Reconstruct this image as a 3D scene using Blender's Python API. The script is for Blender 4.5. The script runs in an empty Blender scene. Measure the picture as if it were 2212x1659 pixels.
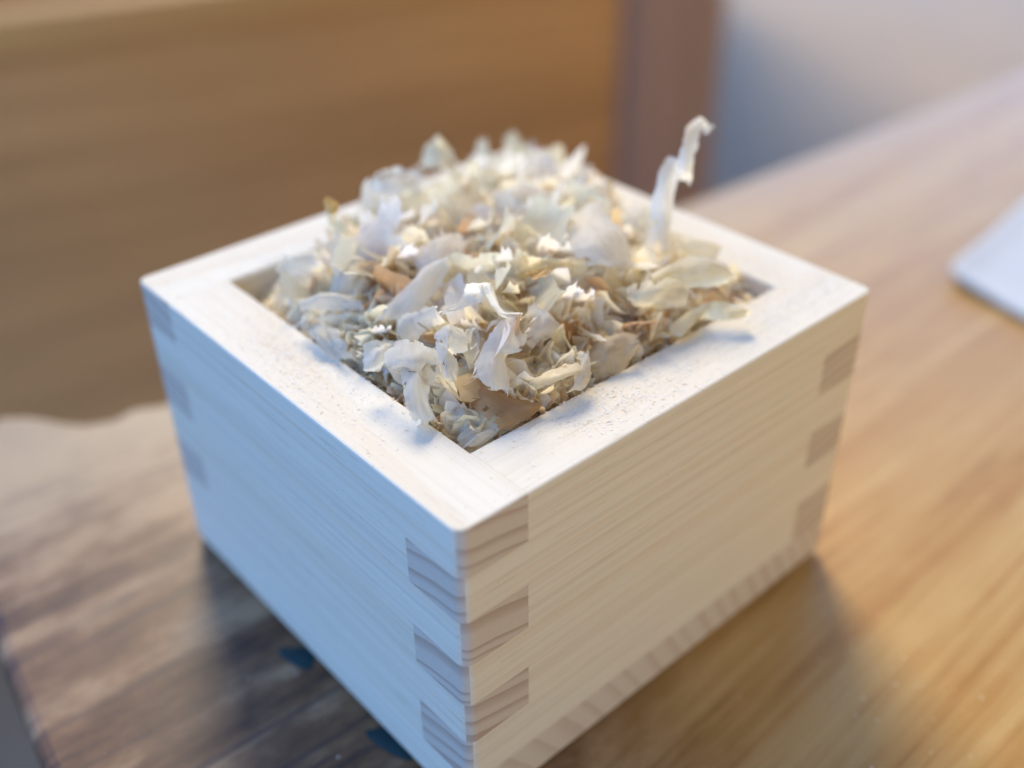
import bpy, bmesh, math, random
import numpy as np
from mathutils import Vector, Matrix, noise
R = math.radians
C = bpy.context.scene.collection
U = 0.085                      # side of the box in metres; lengths below are in box sides
# ---------------------------------------------------------------- camera
F, AZ, EL, ROLL = 1069.67, .8522, .5998, -.0132
CAM = Vector((-.6702, -.8846, 1.6904))
H, T, W = .6808, .1315, 1.0226  # box height, board thickness, box width (x); depth (y) is 1
cd = Vector((math.cos(EL)*math.cos(AZ), math.cos(EL)*math.sin(AZ), -math.sin(EL)))
r0 = cd.cross(Vector((0, 0, 1))).normalized(); u0 = r0.cross(cd)
cr = r0*math.cos(ROLL)+u0*math.sin(ROLL); cu = -r0*math.sin(ROLL)+u0*math.cos(ROLL)
cam = bpy.data.cameras.new('camera'); co = bpy.data.objects.new('camera', cam); C.objects.link(co)
cam.sensor_width = 36; cam.lens = F/1024*36; cam.clip_start = .005; cam.clip_end = 2000
M = Matrix((cr, cu, -cd)).transposed().to_4x4(); M.translation = CAM*U; co.matrix_world = M
cam.dof.use_dof = True; cam.dof.focus_distance = 1.70*U; cam.dof.aperture_fstop = cam.lens/1000/(.064*U)
cam.dof.aperture_blades = 0
bpy.context.scene.camera = co
# ---------------------------------------------------------------- sky, sun, exposure
SUN_AZ, SUN_EL = 58, 41
SKY = .15; SUNE = .92; EXPO = 2.02
w = bpy.data.worlds.new('World'); bpy.context.scene.world = w; w.use_nodes = True
nt = w.node_tree; nt.nodes.clear()
sk = nt.nodes.new('ShaderNodeTexSky'); sk.sky_type = 'NISHITA'; sk.sun_disc = False
sk.sun_elevation = R(SUN_EL); sk.sun_rotation = R(90-SUN_AZ); sk.ozone_density = 10.; sk.air_density = 1.0; sk.dust_density = 0.
bg = nt.nodes.new('ShaderNodeBackground'); bg.inputs[1].default_value = SKY
wo = nt.nodes.new('ShaderNodeOutputWorld')
nt.links.new(sk.outputs[0], bg.inputs[0]); nt.links.new(bg.outputs[0], wo.inputs[0])
sl = bpy.data.lights.new('sun', 'SUN'); sl.energy = SUNE; sl.angle = R(22); sl.color = (1, .82, .48)
so = bpy.data.objects.new('sun', sl); C.objects.link(so)
sd = Vector((math.cos(R(SUN_EL))*math.cos(R(SUN_AZ)), math.cos(R(SUN_EL))*math.sin(R(SUN_AZ)), math.sin(R(SUN_EL))))
so.rotation_euler = sd.to_track_quat('Z', 'Y').to_euler()
cy = bpy.context.scene.cycles; cy.max_bounces = 16; cy.diffuse_bounces = 10; cy.transmission_bounces = 12; cy.transparent_max_bounces = 16
vs = bpy.context.scene.view_settings; vs.view_transform = 'Standard'; vs.look = 'None'; vs.gamma = 1; vs.exposure = EXPO

# ---------------------------------------------------------------- helpers
def at(px, py, z):             # point of the place seen at (px,py) of a 2212 px wide picture, at height z
    s = 1024/2212
    v = cd*F+cr*(px*s-512)-cu*(py*s-384)
    return CAM+v*((z-CAM.z)/v.z)
def at_depth(px, py, d):
    s = 1024/2212
    return CAM+(cd*F+cr*(px*s-512)-cu*(py*s-384))*(d/F)
def tag(o, label=None, cat=None, group=None, kind=None):
    if label: o['label'] = label
    if cat: o['category'] = cat
    if group: o['group'] = group
    if kind: o['kind'] = kind
    return o
def mesh(name, verts, faces, uvs=None, smooth=False, mi=None):
    m = bpy.data.meshes.new(name)
    m.from_pydata([tuple(c*U for c in v) for v in verts], [], faces)
    if uvs is not None:
        ul = m.uv_layers.new(name='UVMap')
        vi = np.empty(len(m.loops), dtype=np.int32); m.loops.foreach_get('vertex_index', vi)
        ul.data.foreach_set('uv', np.array(uvs, dtype=np.float32)[vi].ravel())
    if smooth: m.polygons.foreach_set('use_smooth', [True]*len(m.polygons))
    if mi is not None: m.polygons.foreach_set('material_index', mi)
    m.update(); return m
def obj(name, me, mats, parent=None, loc=None):
    o = bpy.data.objects.new(name, me); C.objects.link(o)
    for mm in (mats if isinstance(mats, (list, tuple)) else [mats]):
        if len(me.materials) < 8 and mm.name not in [q.name for q in me.materials]: me.materials.append(mm)
    if parent: o.parent = parent
    if loc: o.location = Vector(loc)*U
    return o
def empty(name, loc=(0, 0, 0), rz=0):
    o = bpy.data.objects.new(name, None); C.objects.link(o); o.location = Vector(loc)*U; o.rotation_euler.z = rz
    o.empty_display_size = .01; return o
def boxm(name, a, b, bev=0.):   # box from corner a to corner b, bevelled
    bm = bmesh.new(); bmesh.ops.create_cube(bm, size=1)
    for v in bm.verts: v.co = Vector([(a[i]+b[i])/2+v.co[i]*(b[i]-a[i]) for i in range(3)])*U
    if bev: bmesh.ops.bevel(bm, geom=list(bm.edges), offset=bev*U, segments=2, affect='EDGES')
    m = bpy.data.meshes.new(name); bm.to_mesh(m); bm.free(); return m

class Mat:
    def __init__(s, name):
        s.m = bpy.data.materials.new(name); s.m.use_nodes = True; s.t = s.m.node_tree; s.t.nodes.clear()
        s.out = s.n('OutputMaterial')
    def n(s, ty, **k):
        nd = s.t.nodes.new('ShaderNode'+ty)
        for a, b in k.items():
            if a.startswith('i_'): s.set(nd.inputs[a[2:].replace('_', ' ')], b)
            else: setattr(nd, a, b)
        return nd
    def set(s, inp, v):
        if isinstance(v, bpy.types.NodeSocket): s.t.links.new(v, inp)
        else: inp.default_value = v
    def math(s, op, a, b=0., c=None):
        nd = s.n('Math', operation=op); s.set(nd.inputs[0], a); s.set(nd.inputs[1], b)
        if c is not None: s.set(nd.inputs[2], c)
        return nd.outputs[0]
    def mix(s, f, a, b, bt='MIX'):
        nd = s.n('Mix', data_type='RGBA', blend_type=bt); s.set(nd.inputs[0], f); s.set(nd.inputs[6], a); s.set(nd.inputs[7], b)
        return nd.outputs[2]
    def ramp(s, f, st):
        nd = s.n('ValToRGB'); e = nd.color_ramp.elements
        while len(e) < len(st): e.new(.5)
        for q, (p, c) in zip(e, st): q.position = p; q.color = (*c, 1) if len(c) == 3 else c
        s.set(nd.inputs[0], f); return nd.outputs[0]
    def sstep(s, v, a, b):
        nd = s.n('MapRange', interpolation_type='SMOOTHSTEP'); s.set(nd.inputs[0], v); s.set(nd.inputs[1], a); s.set(nd.inputs[2], b); return nd.outputs[0]
    def noise(s, vec, sc, det=3., rough=.5, dist=0.):
        nd = s.n('TexNoise'); s.set(nd.inputs['Vector'], vec); nd.inputs['Scale'].default_value = sc
        nd.inputs['Detail'].default_value = det; nd.inputs['Roughness'].default_value = rough; nd.inputs['Distortion'].default_value = dist
        return nd.outputs[0]
    def mapping(s, vec, scale=(1, 1, 1), rot=(0, 0, 0), loc=(0, 0, 0)):
        nd = s.n('Mapping'); s.set(nd.inputs[0], vec); nd.inputs[1].default_value = loc; nd.inputs[2].default_value = rot; nd.inputs[3].default_value = scale
        return nd.outputs[0]
def c4(*c): return (*c, 1)

def solid_wood(name, base, late, endc, tilt=.12, pitch=.036, tint=(1, 1, 1), length=0, spec=.12, rough=.6):
    """solid timber: growth rings run through the board; grain runs along local axis `length`"""
    q = Mat(name); tc = q.n('TexCoord').outputs['Object']
    p = q.mapping(tc, (1/U, 1/U, 1/U))
    rnd = q.n('ObjectInfo').outputs['Random']
    off = q.n('CombineXYZ'); q.set(off.inputs[0], q.math('MULTIPLY', rnd, 37.)); q.set(off.inputs[1], q.math('MULTIPLY', rnd, 3.)); q.set(off.inputs[2], q.math('MULTIPLY', rnd, 5.))
    pa = q.n('VectorMath', operation='ADD'); q.set(pa.inputs[0], p); q.set(pa.inputs[1], off.outputs[0]); P = pa.outputs[0]
    lg = [1, 1, 1]; lg[length] = .07
    warp = q.noise(q.mapping(P, [g*6 for g in lg]), 1., 2.)
    sep = q.n('SeparateXYZ'); q.set(sep.inputs[0], p); X, Y, Z = sep.outputs
    A = Y if length == 0 else X
    if length == 2: A, Z = X, Y
    # ring coordinate: height, slightly curved across the board thickness
    rc = q.math('ADD', Z, q.math('MULTIPLY', A, tilt))
    rc = q.math('ADD', rc, q.math('MULTIPLY', q.math('MULTIPLY', A, A), .35))
    rc = q.math('ADD', rc, q.math('MULTIPLY', warp, .022))
    rc = q.math('ADD', rc, q.math('MULTIPLY', q.noise(q.mapping(P, [g*1.1 for g in lg]), 1., 1.), .10))
    L = X if length == 0 else (Y if length == 1 else Z)
    rc = q.math('ADD', rc, q.math('MULTIPLY', L if length != 2 else X, .02))
    rc = q.math('ADD', rc, q.math('MULTIPLY', rnd, .4))
    # unequal ring widths
    comb = q.n('CombineXYZ'); q.set(comb.inputs[0], q.math('MULTIPLY', rc, 9.))
    wv = q.noise(comb.outputs[0], 1., 2.)
    ph = q.math('ADD', q.math('DIVIDE', rc, pitch), q.math('MULTIPLY', wv, 4.5))
    fr = q.math('FRACT', ph)
    ringv = q.math('MULTIPLY', q.sstep(fr, .55, .90), q.math('SUBTRACT', 1., q.sstep(fr, .9, .99)))
    amp = q.math('MULTIPLY_ADD', q.noise(comb.outputs[0], 3.1, 1.), 1.0, -.05)
    ringv = q.math('MULTIPLY', ringv, amp)
    fib = q.noise(q.mapping(P, [g*g*90 if i == length else 90*g for i, g in enumerate(lg)]), 1., 3., .6)
    blot = q.noise(q.mapping(P, [g*2.2 for g in lg]), 1., 2.)
    col = q.mix(q.math('MULTIPLY', ringv, .72), c4(*base), c4(*late))
    col = q.mix(q.math('MULTIPLY', q.sstep(blot, .35, .7), .75), col, c4(base[0]*.95, base[1]*.885, base[2]*.76))
    pr_ = q.noise(q.mapping(P, [9. if i == length else 170. for i in range(3)]), 1., 1.)
    col = q.mix(q.math('MULTIPLY', q.sstep(pr_, .64, .74), .22), col, c4(base[0]*.6, base[1]*.45, base[2]*.3))
    fm = q.ramp(fib, [(.25, (.86, .84, .80)), (.55, (1, 1, 1)), (.8, (1.0, 1.0, 1.0))])
    col = q.mix(.8, col, fm, 'MULTIPLY')
    spk = q.noise(P, 230., 1.)
    col = q.mix(q.sstep(spk, .72, .80), col, c4(base[0]*.55, base[1]*.42, base[2]*.3))
    # end grain
    nv = q.n('VectorTransform', vector_type='NORMAL', convert_from='WORLD', convert_to='OBJECT')
    q.set(nv.inputs[0], q.n('NewGeometry').outputs['True Normal'])
    ns = q.n('SeparateXYZ'); q.set(ns.inputs[0], nv.outputs[0])
    ef = q.sstep(q.math('ABSOLUTE', ns.outputs[length]), .35, .65)
    fr2 = q.math('FRACT', q.math('DIVIDE', q.math('ADD', rc, q.math('MULTIPLY', wv, .12)), pitch*.85))
    r2 = q.math('MULTIPLY', q.sstep(fr2, .45, .93), q.math('SUBTRACT', 1., q.sstep(fr2, .95, 1.)))
    pore = q.noise(P, 130., 2.)
    ec = q.mix(r2, c4(*endc), c4(*[endc[i]*((.72, .62, .58)[i] if length == 0 else (.86, .80, .77)[i]) for i in range(3)]))
    ec = q.mix(q.math('MULTIPLY', pore, .35), ec, c4(endc[0]*.8, endc[1]*.72, endc[2]*.66))
    col = q.mix(ef, col, ec)
    bs = q.n('BsdfPrincipled'); q.set(bs.inputs['Base Color'], col)
    q.set(bs.inputs['Roughness'], q.math('MULTIPLY_ADD', fib, .3, rough-.15)); bs.inputs['Specular IOR Level'].default_value = spec
    bp = q.n('Bump'); bp.inputs['Strength'].default_value = .25; bp.inputs['Distance'].default_value = .00012
    q.set(bp.inputs['Height'], q.math('ADD', fib, q.math('MULTIPLY', ringv, -.4))); q.t.links.new(bp.outputs[0], bs.inputs['Normal'])
    q.t.links.new(bs.outputs[0], q.out.inputs[0]); return q.m

def simple(name, col, rough=.6, var=.15, nscale=20., spec=.3, stretch=(1, 1, 1), coord='Object', col2=None):
    q = Mat(name); tc = q.n('TexCoord').outputs[coord]
    nz = q.noise(q.mapping(tc, [s/U for s in stretch]), nscale, 4., .6)
    nz2 = q.noise(q.mapping(tc, [s/U for s in stretch]), nscale*.12, 2.)
    b = col2 or tuple(c*(1-var*2) for c in col)
    cc = q.mix(q.sstep(q.math('ADD', q.math('MULTIPLY', nz, .5), q.math('MULTIPLY', nz2, .5)), .35, .65), c4(*b), c4(*col))
    bs = q.n('BsdfPrincipled'); q.set(bs.inputs['Base Color'], cc); q.set(bs.inputs['Roughness'], q.math('MULTIPLY_ADD', nz, .2, rough-.1)); bs.inputs['Specular IOR Level'].default_value = spec
    q.t.links.new(bs.outputs[0], q.out.inputs[0]); return q.m

def table_mat():
    q = Mat('table_wood'); tc = q.n('TexCoord').outputs['Object']; P = q.mapping(tc, (1/U,)*3)
    sep = q.n('SeparateXYZ'); q.set(sep.inputs[0], P)
    warp = q.noise(q.mapping(P, (.25, 1.2, 1)), 1., 2.)
    rc = q.math('ADD', sep.outputs[1], q.math('MULTIPLY', warp, .35))
    rv = q.n('CombineXYZ'); q.set(rv.inputs[0], q.math('MULTIPLY', sep.outputs[0], .16)); q.set(rv.inputs[1], q.math('MULTIPLY', rc, 7.)); 
    g1 = q.noise(rv.outputs[0], 1., 3., .55)
    rv2 = q.n('CombineXYZ'); q.set(rv2.inputs[0], q.math('MULTIPLY', sep.outputs[0], 1.6)); q.set(rv2.inputs[1], q.math('MULTIPLY', rc, 42.))
    g2 = q.noise(rv2.outputs[0], 1., 4., .65)
    mott = q.noise(q.mapping(P, (5., 9., 1)), 1., 4., .7)
    big = q.noise(q.mapping(P, (.7, 1.3, 1)), 1., 2.)
    # varnished tan side
    v = q.ramp(q.math('ADD', q.math('MULTIPLY', g1, .50), q.math('ADD', q.math('MULTIPLY', mott, .12), q.math('MULTIPLY', g2, .38))), [(.34, (.34, .155, .036)), (.47, (.44, .245, .075)), (.60, (.53, .34, .13))])
    v = q.mix(q.math('MULTIPLY', q.sstep(g2, .42, .30), .35), v, c4(.20, .09, .03))
    # worn, greyed side
    g = q.ramp(q.math('ADD', q.math('MULTIPLY', g1, .35), q.math('ADD', q.math('MULTIPLY', mott, .35), q.math('MULTIPLY', big, .3))), [(.40, (.075, .034, .016)), (.48, (.17, .088, .042)), (.56, (.32, .20, .11))])
    g = q.mix(q.math('MULTIPLY', q.sstep(g2, .49, .36), .72), g, c4(.045, .028, .026))
    wear = q.math('ADD', sep.outputs[0], q.math('MULTIPLY', big, .5))
    wf = q.sstep(wear, .95, .35)
    col = q.mix(wf, v, g)
    # bright sapwood at the far left edge
    ed = q.math('ADD', sep.outputs[1], q.math('MULTIPLY', mott, .35))
    col = q.mix(q.math('MULTIPLY', q.sstep(ed, 1.25, 1.75), .75), col, c4(.42, .31, .19))
    # flecks of worn varnish and dust
    fk = q.n('TexVoronoi', feature='F1'); q.set(fk.inputs['Vector'], P); fk.inputs['Scale'].default_value = 17.; fk.inputs['Randomness'].default_value = 1
    fs = q.math('MULTIPLY', q.sstep(fk.outputs['Distance'], .22, .08), q.sstep(q.noise(P, 6., 2.), .50, .62))
    col = q.mix(q.math('MULTIPLY', fs, .0), col, c4(.55, .48, .40))
    # scratches on the worn side
    sc = q.n('TexVoronoi', feature='DISTANCE_TO_EDGE'); q.set(sc.inputs['Vector'], q.mapping(P, (5., .9, 1), (0, 0, .5))); sc.inputs['Scale'].default_value = 1.6
    ss = q.math('MULTIPLY', q.math('MULTIPLY', q.sstep(sc.outputs['Distance'], .012, .002), wf), .0)
    col = q.mix(ss, col, c4(.50, .46, .42))
    bs = q.n('BsdfPrincipled'); q.set(bs.inputs['Base Color'], col)
    rr = q.math('ADD', q.math('MULTIPLY_ADD', mott, .22, .27), q.math('MULTIPLY', wf, .04))
    q.set(bs.inputs['Roughness'], rr); bs.inputs['Specular IOR Level'].default_value = .24
    bp = q.n('Bump'); bp.inputs['Strength'].default_value = .35; bp.inputs['Distance'].default_value = .00012
    q.set(bp.inputs['Height'], q.math('ADD', g2, q.math('MULTIPLY', mott, .5))); q.t.links.new(bp.outputs[0], bs.inputs['Normal'])
    q.t.links.new(bs.outputs[0], q.out.inputs[0]); return q.m

def shaving_mat(name='shaving_wood', use_attr=False):
    """thin plane shaving: colour of each piece from its object colour, fibres along u"""
    q = Mat(name)
    uv = q.n('UVMap').outputs[0]
    if use_attr: col0 = q.n('VertexColor', layer_name='Col').outputs[0]; rnd = q.n('NewGeometry').outputs['Random Per Island']
    else:
        oi = q.n('ObjectInfo'); col0 = oi.outputs['Color']; rnd = oi.outputs['Random']
    off = q.n('CombineXYZ'); q.set(off.inputs[0], q.math('MULTIPLY', rnd, 53.)); q.set(off.inputs[1], q.math('MULTIPLY', rnd, 31.))
    pa = q.n('VectorMath', operation='ADD'); q.set(pa.inputs[0], uv); q.set(pa.inputs[1], off.outputs[0]); P = pa.outputs[0]
    fib = q.noise(q.mapping(P, (3, 60, 1)), 1., 3., .6)
    band = q.noise(q.mapping(P, (.5, 3, 1)), 1., 2.)
    cell = q.noise(q.mapping(P, (25, 60, 1)), 1., 2.)
    col = q.mix(q.sstep(band, .52, .68), col0, q.mix(1., col0, c4(.99, .94, .84), 'MULTIPLY'))
    col = q.mix(.4, col, q.ramp(fib, [(.3, (.86, .83, .77)), (.6, (1, 1, 1))]), 'MULTIPLY')
    df = q.n('BsdfPrincipled'); q.set(df.inputs['Base Color'], col); q.set(df.inputs['Roughness'], q.math('MULTIPLY_ADD', cell, .45, .12)); df.inputs['Specular IOR Level'].default_value = .45
    tr = q.n('BsdfTranslucent'); q.set(tr.inputs[0], q.mix(.35, q.mix(.3, col, c4(1., .97, .90)), q.mix(1., col, c4(1., .88, .68), 'MULTIPLY')))
    m1 = q.n('MixShader'); m1.inputs[0].default_value = .62; q.t.links.new(df.outputs[0], m1.inputs[1]); q.t.links.new(tr.outputs[0], m1.inputs[2])
    tp = q.n('BsdfTransparent'); m2 = q.n('MixShader'); q.set(m2.inputs[0], q.math('MULTIPLY', q.sstep(band, .62, .34), .24))
    q.t.links.new(m1.outputs[0], m2.inputs[1]); q.t.links.new(tp.outputs[0], m2.inputs[2])
    bp = q.n('Bump'); bp.inputs['Strength'].default_value = .8; bp.inputs['Distance'].default_value = .0001
    q.set(bp.inputs['Height'], q.math('ADD', fib, cell)); q.t.links.new(bp.outputs[0], df.inputs['Normal']); 
    q.t.links.new(m2.outputs[0], q.out.inputs[0]); return q.m

# materials
MW = solid_wood('pale_cypress', (.80, .725, .59), (.75, .59, .41), (.66, .57, .47))
MB = solid_wood('pale_cypress_base', (.80, .725, .59), (.80, .69, .54), (.70, .61, .50), tilt=1.4, length=1, pitch=.11)
MTB = table_mat()
MEND = simple('weathered_end', (.30, .30, .30), .6, .2, 6., stretch=(1, 1, .2))
MSH = shaving_mat(); MSS = shaving_mat('packed_shaving_wood', True)
MFL = simple('floor_concrete', (.40, .28, .17), .7, .08, .6)
MGND = simple('low_bounce_ground', (.07, .055, .04), .9, .2, .8)  # dark so that little warm light bounces up from the added ground
MCAB = simple('cabinet_wood', (.74, .40, .17), .26, .16, 1.2, spec=.5, stretch=(.12, 1, 2.2))
MCABR = simple('cabinet_rail_wood', (.70, .38, .14), .4, .12, 1.2, spec=.5, stretch=(.12, 1, 2.2))
MSTL = simple('cabinet_stile_wood', (.44, .31, .30), .4, .12, 1.2, spec=.5, stretch=(2., 2, .12))
MWL = simple('warm_bounce_wood', (.88, .54, .11), .7, .12, 1.0, stretch=(.1, 1, 1.5))  # orange, for warm bounce from the added wall behind the camera
MWD = simple('light_blocker_wood', (.16, .11, .08), .7, .12, 1.0, stretch=(.1, 1, 1.5))  # for the added back wall and the added roof
MBLU = simple('blue_blocker_paint', (.05, .11, .26), .6, .1, 1.)  # for the added fence that hides the horizon
MPAP = simple('white_paper', (.56, .56, .55), .5, .02, 3.)
MTEAL = simple('teal_paint', (.008, .035, .040), .6, .2, 30.)
MD1 = simple('sawdust_pale', (.92, .87, .77), .7, .05, 90.)
MD2 = simple('sawdust_tan', (.84, .66, .42), .7, .1, 90.)
MD3 = simple('sawdust_dark', (.38, .25, .15), .7, .1, 90.)

# ---------------------------------------------------------------- ground
g = obj('ground', mesh('ground', [(-900, -900, -8), (1200, -900, -8), (1200, 1200, -8), (-900, 1200, -8)], [(0, 1, 2, 3)]), MGND)  # unseen dark ground, added to keep warm bounce off the box's left face
tag(g, kind='structure')
pv = obj('patio', mesh('patio', [(-.3, -14, -7.99), (90, -14, -7.99), (90, 90, -7.99), (-.3, 90, -7.99)], [(0, 1, 2, 3)]), MFL); tag(pv, kind='structure')

# ---------------------------------------------------------------- background: cabinet; walls, fence and roof added to shape the light
Bx = at(1500, 760, -8.); CA = R(-14)
right = Vector((math.cos(CA), math.sin(CA), 0)); back = Vector((-right.y, right.x, 0))
def on_face(px, py):           # where the cabinet's front plane is met
    s = 1024/2212; v = cd*F+cr*(px*s-512)-cu*(py*s-384)
    k = (Bx-CAM).dot(back)/v.dot(back); p = CAM+v*k
    return (p-Bx).dot(right), p.z+8.
xs, _ = on_face(1345, 300)
_, ztop = on_face(230, 14); _, zr = on_face(300, 90)
cab = empty('wooden_cabinet', (Bx.x, Bx.y, -8.), CA)
tag(cab, 'brown varnished wooden cabinet with purplish corner post standing beyond the table, out of focus', 'cabinet')
obj('stile', boxm('stile', (xs, 0, 0), (0, 1.2, ztop), .06), MSTL, cab)
obj('front_panel', boxm('front_panel', (-21, .10, -.0), (xs-.004, .5, zr), .03), MCAB, cab)
obj('top_rail', boxm('top_rail', (-21, .02, zr+.004), (xs-.004, .6, ztop), .05), MCABR, cab)
obj('side_panel', boxm('side_panel', (-.6, 1.204, .0), (-.15, 6.2, ztop-.05), .03), MSTL, cab)
obj('back_panel', boxm('back_panel', (-21, 5.8, .0), (-.62, 6.15, ztop-.05), .03), MCAB, cab)
k = 3.; Wp = Vector((28.86, 22.30))+Vector((.55, .835))*k
wl = empty('added_wall', (Wp.x, Wp.y, -8.), CA)  # added wall, its edge throws the diagonal shadow on the floor
tag(wl, 'added dark plank wall far behind the cabinet, placed to cast the floor shadow', 'wall')
for i in range(12):
    o = obj('plank', boxm('plank', (-34, 0, i*1.85+.01), (0, .5, i*1.85+1.83), .04), MWD, wl)
ww = empty('added_wall', (-3.2, -5.2, -8.))  # unseen wall, added to bounce warm sunlight onto the box's right face
tag(ww, 'added sunlit plank wall behind the camera, out of view, to bounce warm light', 'wall')
for i in range(14):
    obj('plank', boxm('plank', (0, -.6, i*2.2+.01), (50, 0, i*2.2+2.18), .05), MWL, ww)

fe = empty('added_fence', (-34, -20, -8.)); tag(fe, 'added dark blue board fence off to the left, out of view, blocking horizon glow', 'fence')  # unseen fence, added to keep pale horizon light off the left face
for i in range(20):
    obj('board', boxm('board', (-.5, i*4., 0), (0, i*4.+3.96, 15), .04), MBLU, fe)
rf = empty('added_roof', (20, 0, 24)); tag(rf, 'added plank roof overhead, out of view, to block the sky above', 'roof')  # unseen roof, added to hold back zenith sky from the rim
for i in range(9):
    obj('board', boxm('board', (-23, -6+i*1.88, 0), (24, -6+i*1.88+1.85, .4), .03), MWD, rf)
# ---------------------------------------------------------------- table
outl = [(-.535, -6), (-.53, .3), (-.518, .62), (-.485, .91), (-.43, 1.25), (-.34, 1.56), (-.24, 1.76), (-.165, 1.81), (-.09, 1.745), (-.04, 1.66), (.01, 1.61), (.062, 1.59), (.12, 1.60), (.18, 1.565), (.8, 1.525), (1.5, 1.475), (2.19, 1.435), (3.05, 1.39), (4.5, 1.32), (9., 1.1), (12., 1.0), (12., -6)]
rg = random.Random(5)
pts = []
for i, (x, y) in enumerate(outl):
    pts.append((x, y))
    if 1 <= i < 16:
        x2, y2 = outl[i+1]
        n = 3 if i < 13 else 6
        for j in range(1, n): f = j/n; pts.append((x+(x2-x)*f+rg.gauss(0, .0015), y+(y2-y)*f+rg.gauss(0, .002)))
def slab(name, pts, z0, z1, bev, seg=3):
    n = len(pts); vs = []; fs = []
    def inset(o):
        r = []
        for i in range(n):
            a, b, c = Vector(pts[i-1]), Vector(pts[i]), Vector(pts[(i+1) % n])
            t = (c-a).normalized(); r.append((b.x+t.y*o, b.y-t.x*o) if False else (b.x-t.y*-o, b.y+t.x*-o))
        return r
    # polygon is clockwise (left side first, going away, then right): inside is to the right of travel
    rings = [(0, z0)]+[(bev*(1-math.cos(a)), z1-bev+bev*math.sin(a)) for a in [j*math.pi/2/seg for j in range(seg+1)]]
    for o, z in rings:
        for p in inset(o): vs.append((p[0], p[1], z))
    for k_ in range(len(rings)-1):
        for i in range(n):
            j = (i+1) % n; a = k_*n
            fs.append((a+j, a+i, a+n+i, a+n+j)[::-1])
    fs.append(tuple(range((len(rings)-1)*n, len(rings)*n))[::-1]); fs.append(tuple(range(n)))
    me = mesh(name, vs, fs)
    bm = bmesh.new(); bm.from_mesh(me); bmesh.ops.recalc_face_normals(bm, faces=bm.faces); bm.to_mesh(me); bm.free()
    return me
tb = empty('wooden_table', (3, 0, -8.)); tag(tb, 'old varnished wooden table with worn grey left end and natural edge, under the box', 'table')
top = obj('tabletop', slab('tabletop', pts, -.55, 0., .03), MTB, tb, (-3, 0, 8))
ep = obj('end_panel', boxm('end_panel', (-.50, -5.6, -8), (-.1, .85, -.554), .02), MEND, tb, (-3, 0, 8))
for lx, ly in ((.3, .9), (11, .4), (11, -5.6)):
    obj('leg', boxm('leg', (lx, ly-.5, -8), (lx+.6, ly, -.554), .03), MTB, tb, (-3, 0, 8))

# teal paint marks on the table
def blob(px, py, rx, ry, ang, seed):
    c = at(px, py, 0.); rr = random.Random(seed); n = 28; vs = [(0, 0, .004)]; ph = rr.random()*6
    for ring, rad, z in ((0, .7, .004), (1, 1., .0012)):
        for i in range(n):
            a = i/n*2*math.pi; q = rad*(1+.14*math.sin(3*a+ph)+.05*math.sin(5*a+2*ph)+.03*rr.random())
            x, y = rx*q*math.cos(a), ry*q*math.sin(a)
            vs.append((x*math.cos(ang)-y*math.sin(ang), x*math.sin(ang)+y*math.cos(ang), z))
    fs = [(0, 1+i, 1+(i+1) % n) for i in range(n)]+[(1+i, 1+n+i, 1+n+(i+1) % n, 1+(i+1) % n) for i in range(n)]
    return obj('paint_mark', mesh('paint_mark', vs, fs, smooth=True), MTEAL, loc=(c.x, c.y, .0005))
tag(blob(646, 1420, .042, .024, 1.9, 1), 'small dark teal paint mark on the table beside the middle of the blue-lit side', 'paint mark', 'teal paint marks on the table')
tag(blob(842, 1604, .052, .020, 1.75, 2), 'larger dark teal paint mark on the table near the bottom front corner of the box', 'paint mark', 'teal paint marks on the table')

# white sheet of paper at the right
def paper():
    a = at(2042, 592, .02); b = at(2212, 455, .02); c = at(2212, 682, .02)
    e1 = (b-a); e2 = (c-a); e1 = e1/e1.length; e2 = e2/e2.length
    L1, L2 = 1.6, 1.5; n = 26; vs = []; fs = []; top_ = []
    rc = .06
    for layer in (0, 1):
        for i in range(n+1):
            for j in range(n+1):
                u, v = L1*(i/n)**1.5, L2*(j/n)**1.5
                if u < rc and v < rc:     # rounded corner
                    du, dv = rc-u, rc-v; m_ = max(du, dv); l = math.hypot(du, dv)
                    if l > 1e-6: du, dv = du*m_/l, dv*m_/l
                    uu, vv = rc-du, rc-dv
                else: uu, vv = u, v
                p = a+e1*uu+e2*vv
                de = min(uu, vv)
                z = .016+.018*math.exp(-((uu+vv)/.16)**2)+.010*math.exp(-(de/.05)**2)-.02*math.exp(-((uu-.45)**2+(vv-.40)**2)/.03)+.06*math.exp(-((uu-.5)**2)/.5)*uu
                vs.append((p.x, p.y, z-layer*.018-(.012 if layer and min(i, j) == 0 else 0)*0))
    m_ = (n+1)**2
    for i in range(n):
        for j in range(n):
            q = i*(n+1)+j; fs.append((q, q+n+1, q+n+2, q+1)); fs.append(tuple(x+m_ for x in (q, q+1, q+n+2, q+n+1)))
    def rim(a_, b_): fs.append((a_, b_, b_+m_, a_+m_))
    for i in range(n): rim(i, i+1); rim((i+1)*(n+1), i*(n+1)); rim(n*(n+1)+i+1, n*(n+1)+i); rim(i*(n+1)+n, (i+1)*(n+1)+n)
    me = mesh('folded_cloth', vs, fs, smooth=True)
    bm = bmesh.new(); bm.from_mesh(me); bmesh.ops.recalc_face_normals(bm, faces=bm.faces); bm.to_mesh(me); bm.free()
    return me
tag(obj('white_cloth', paper(), MPAP), 'white folded cloth with rounded corner lying on the table at the right edge', 'cloth')

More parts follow.
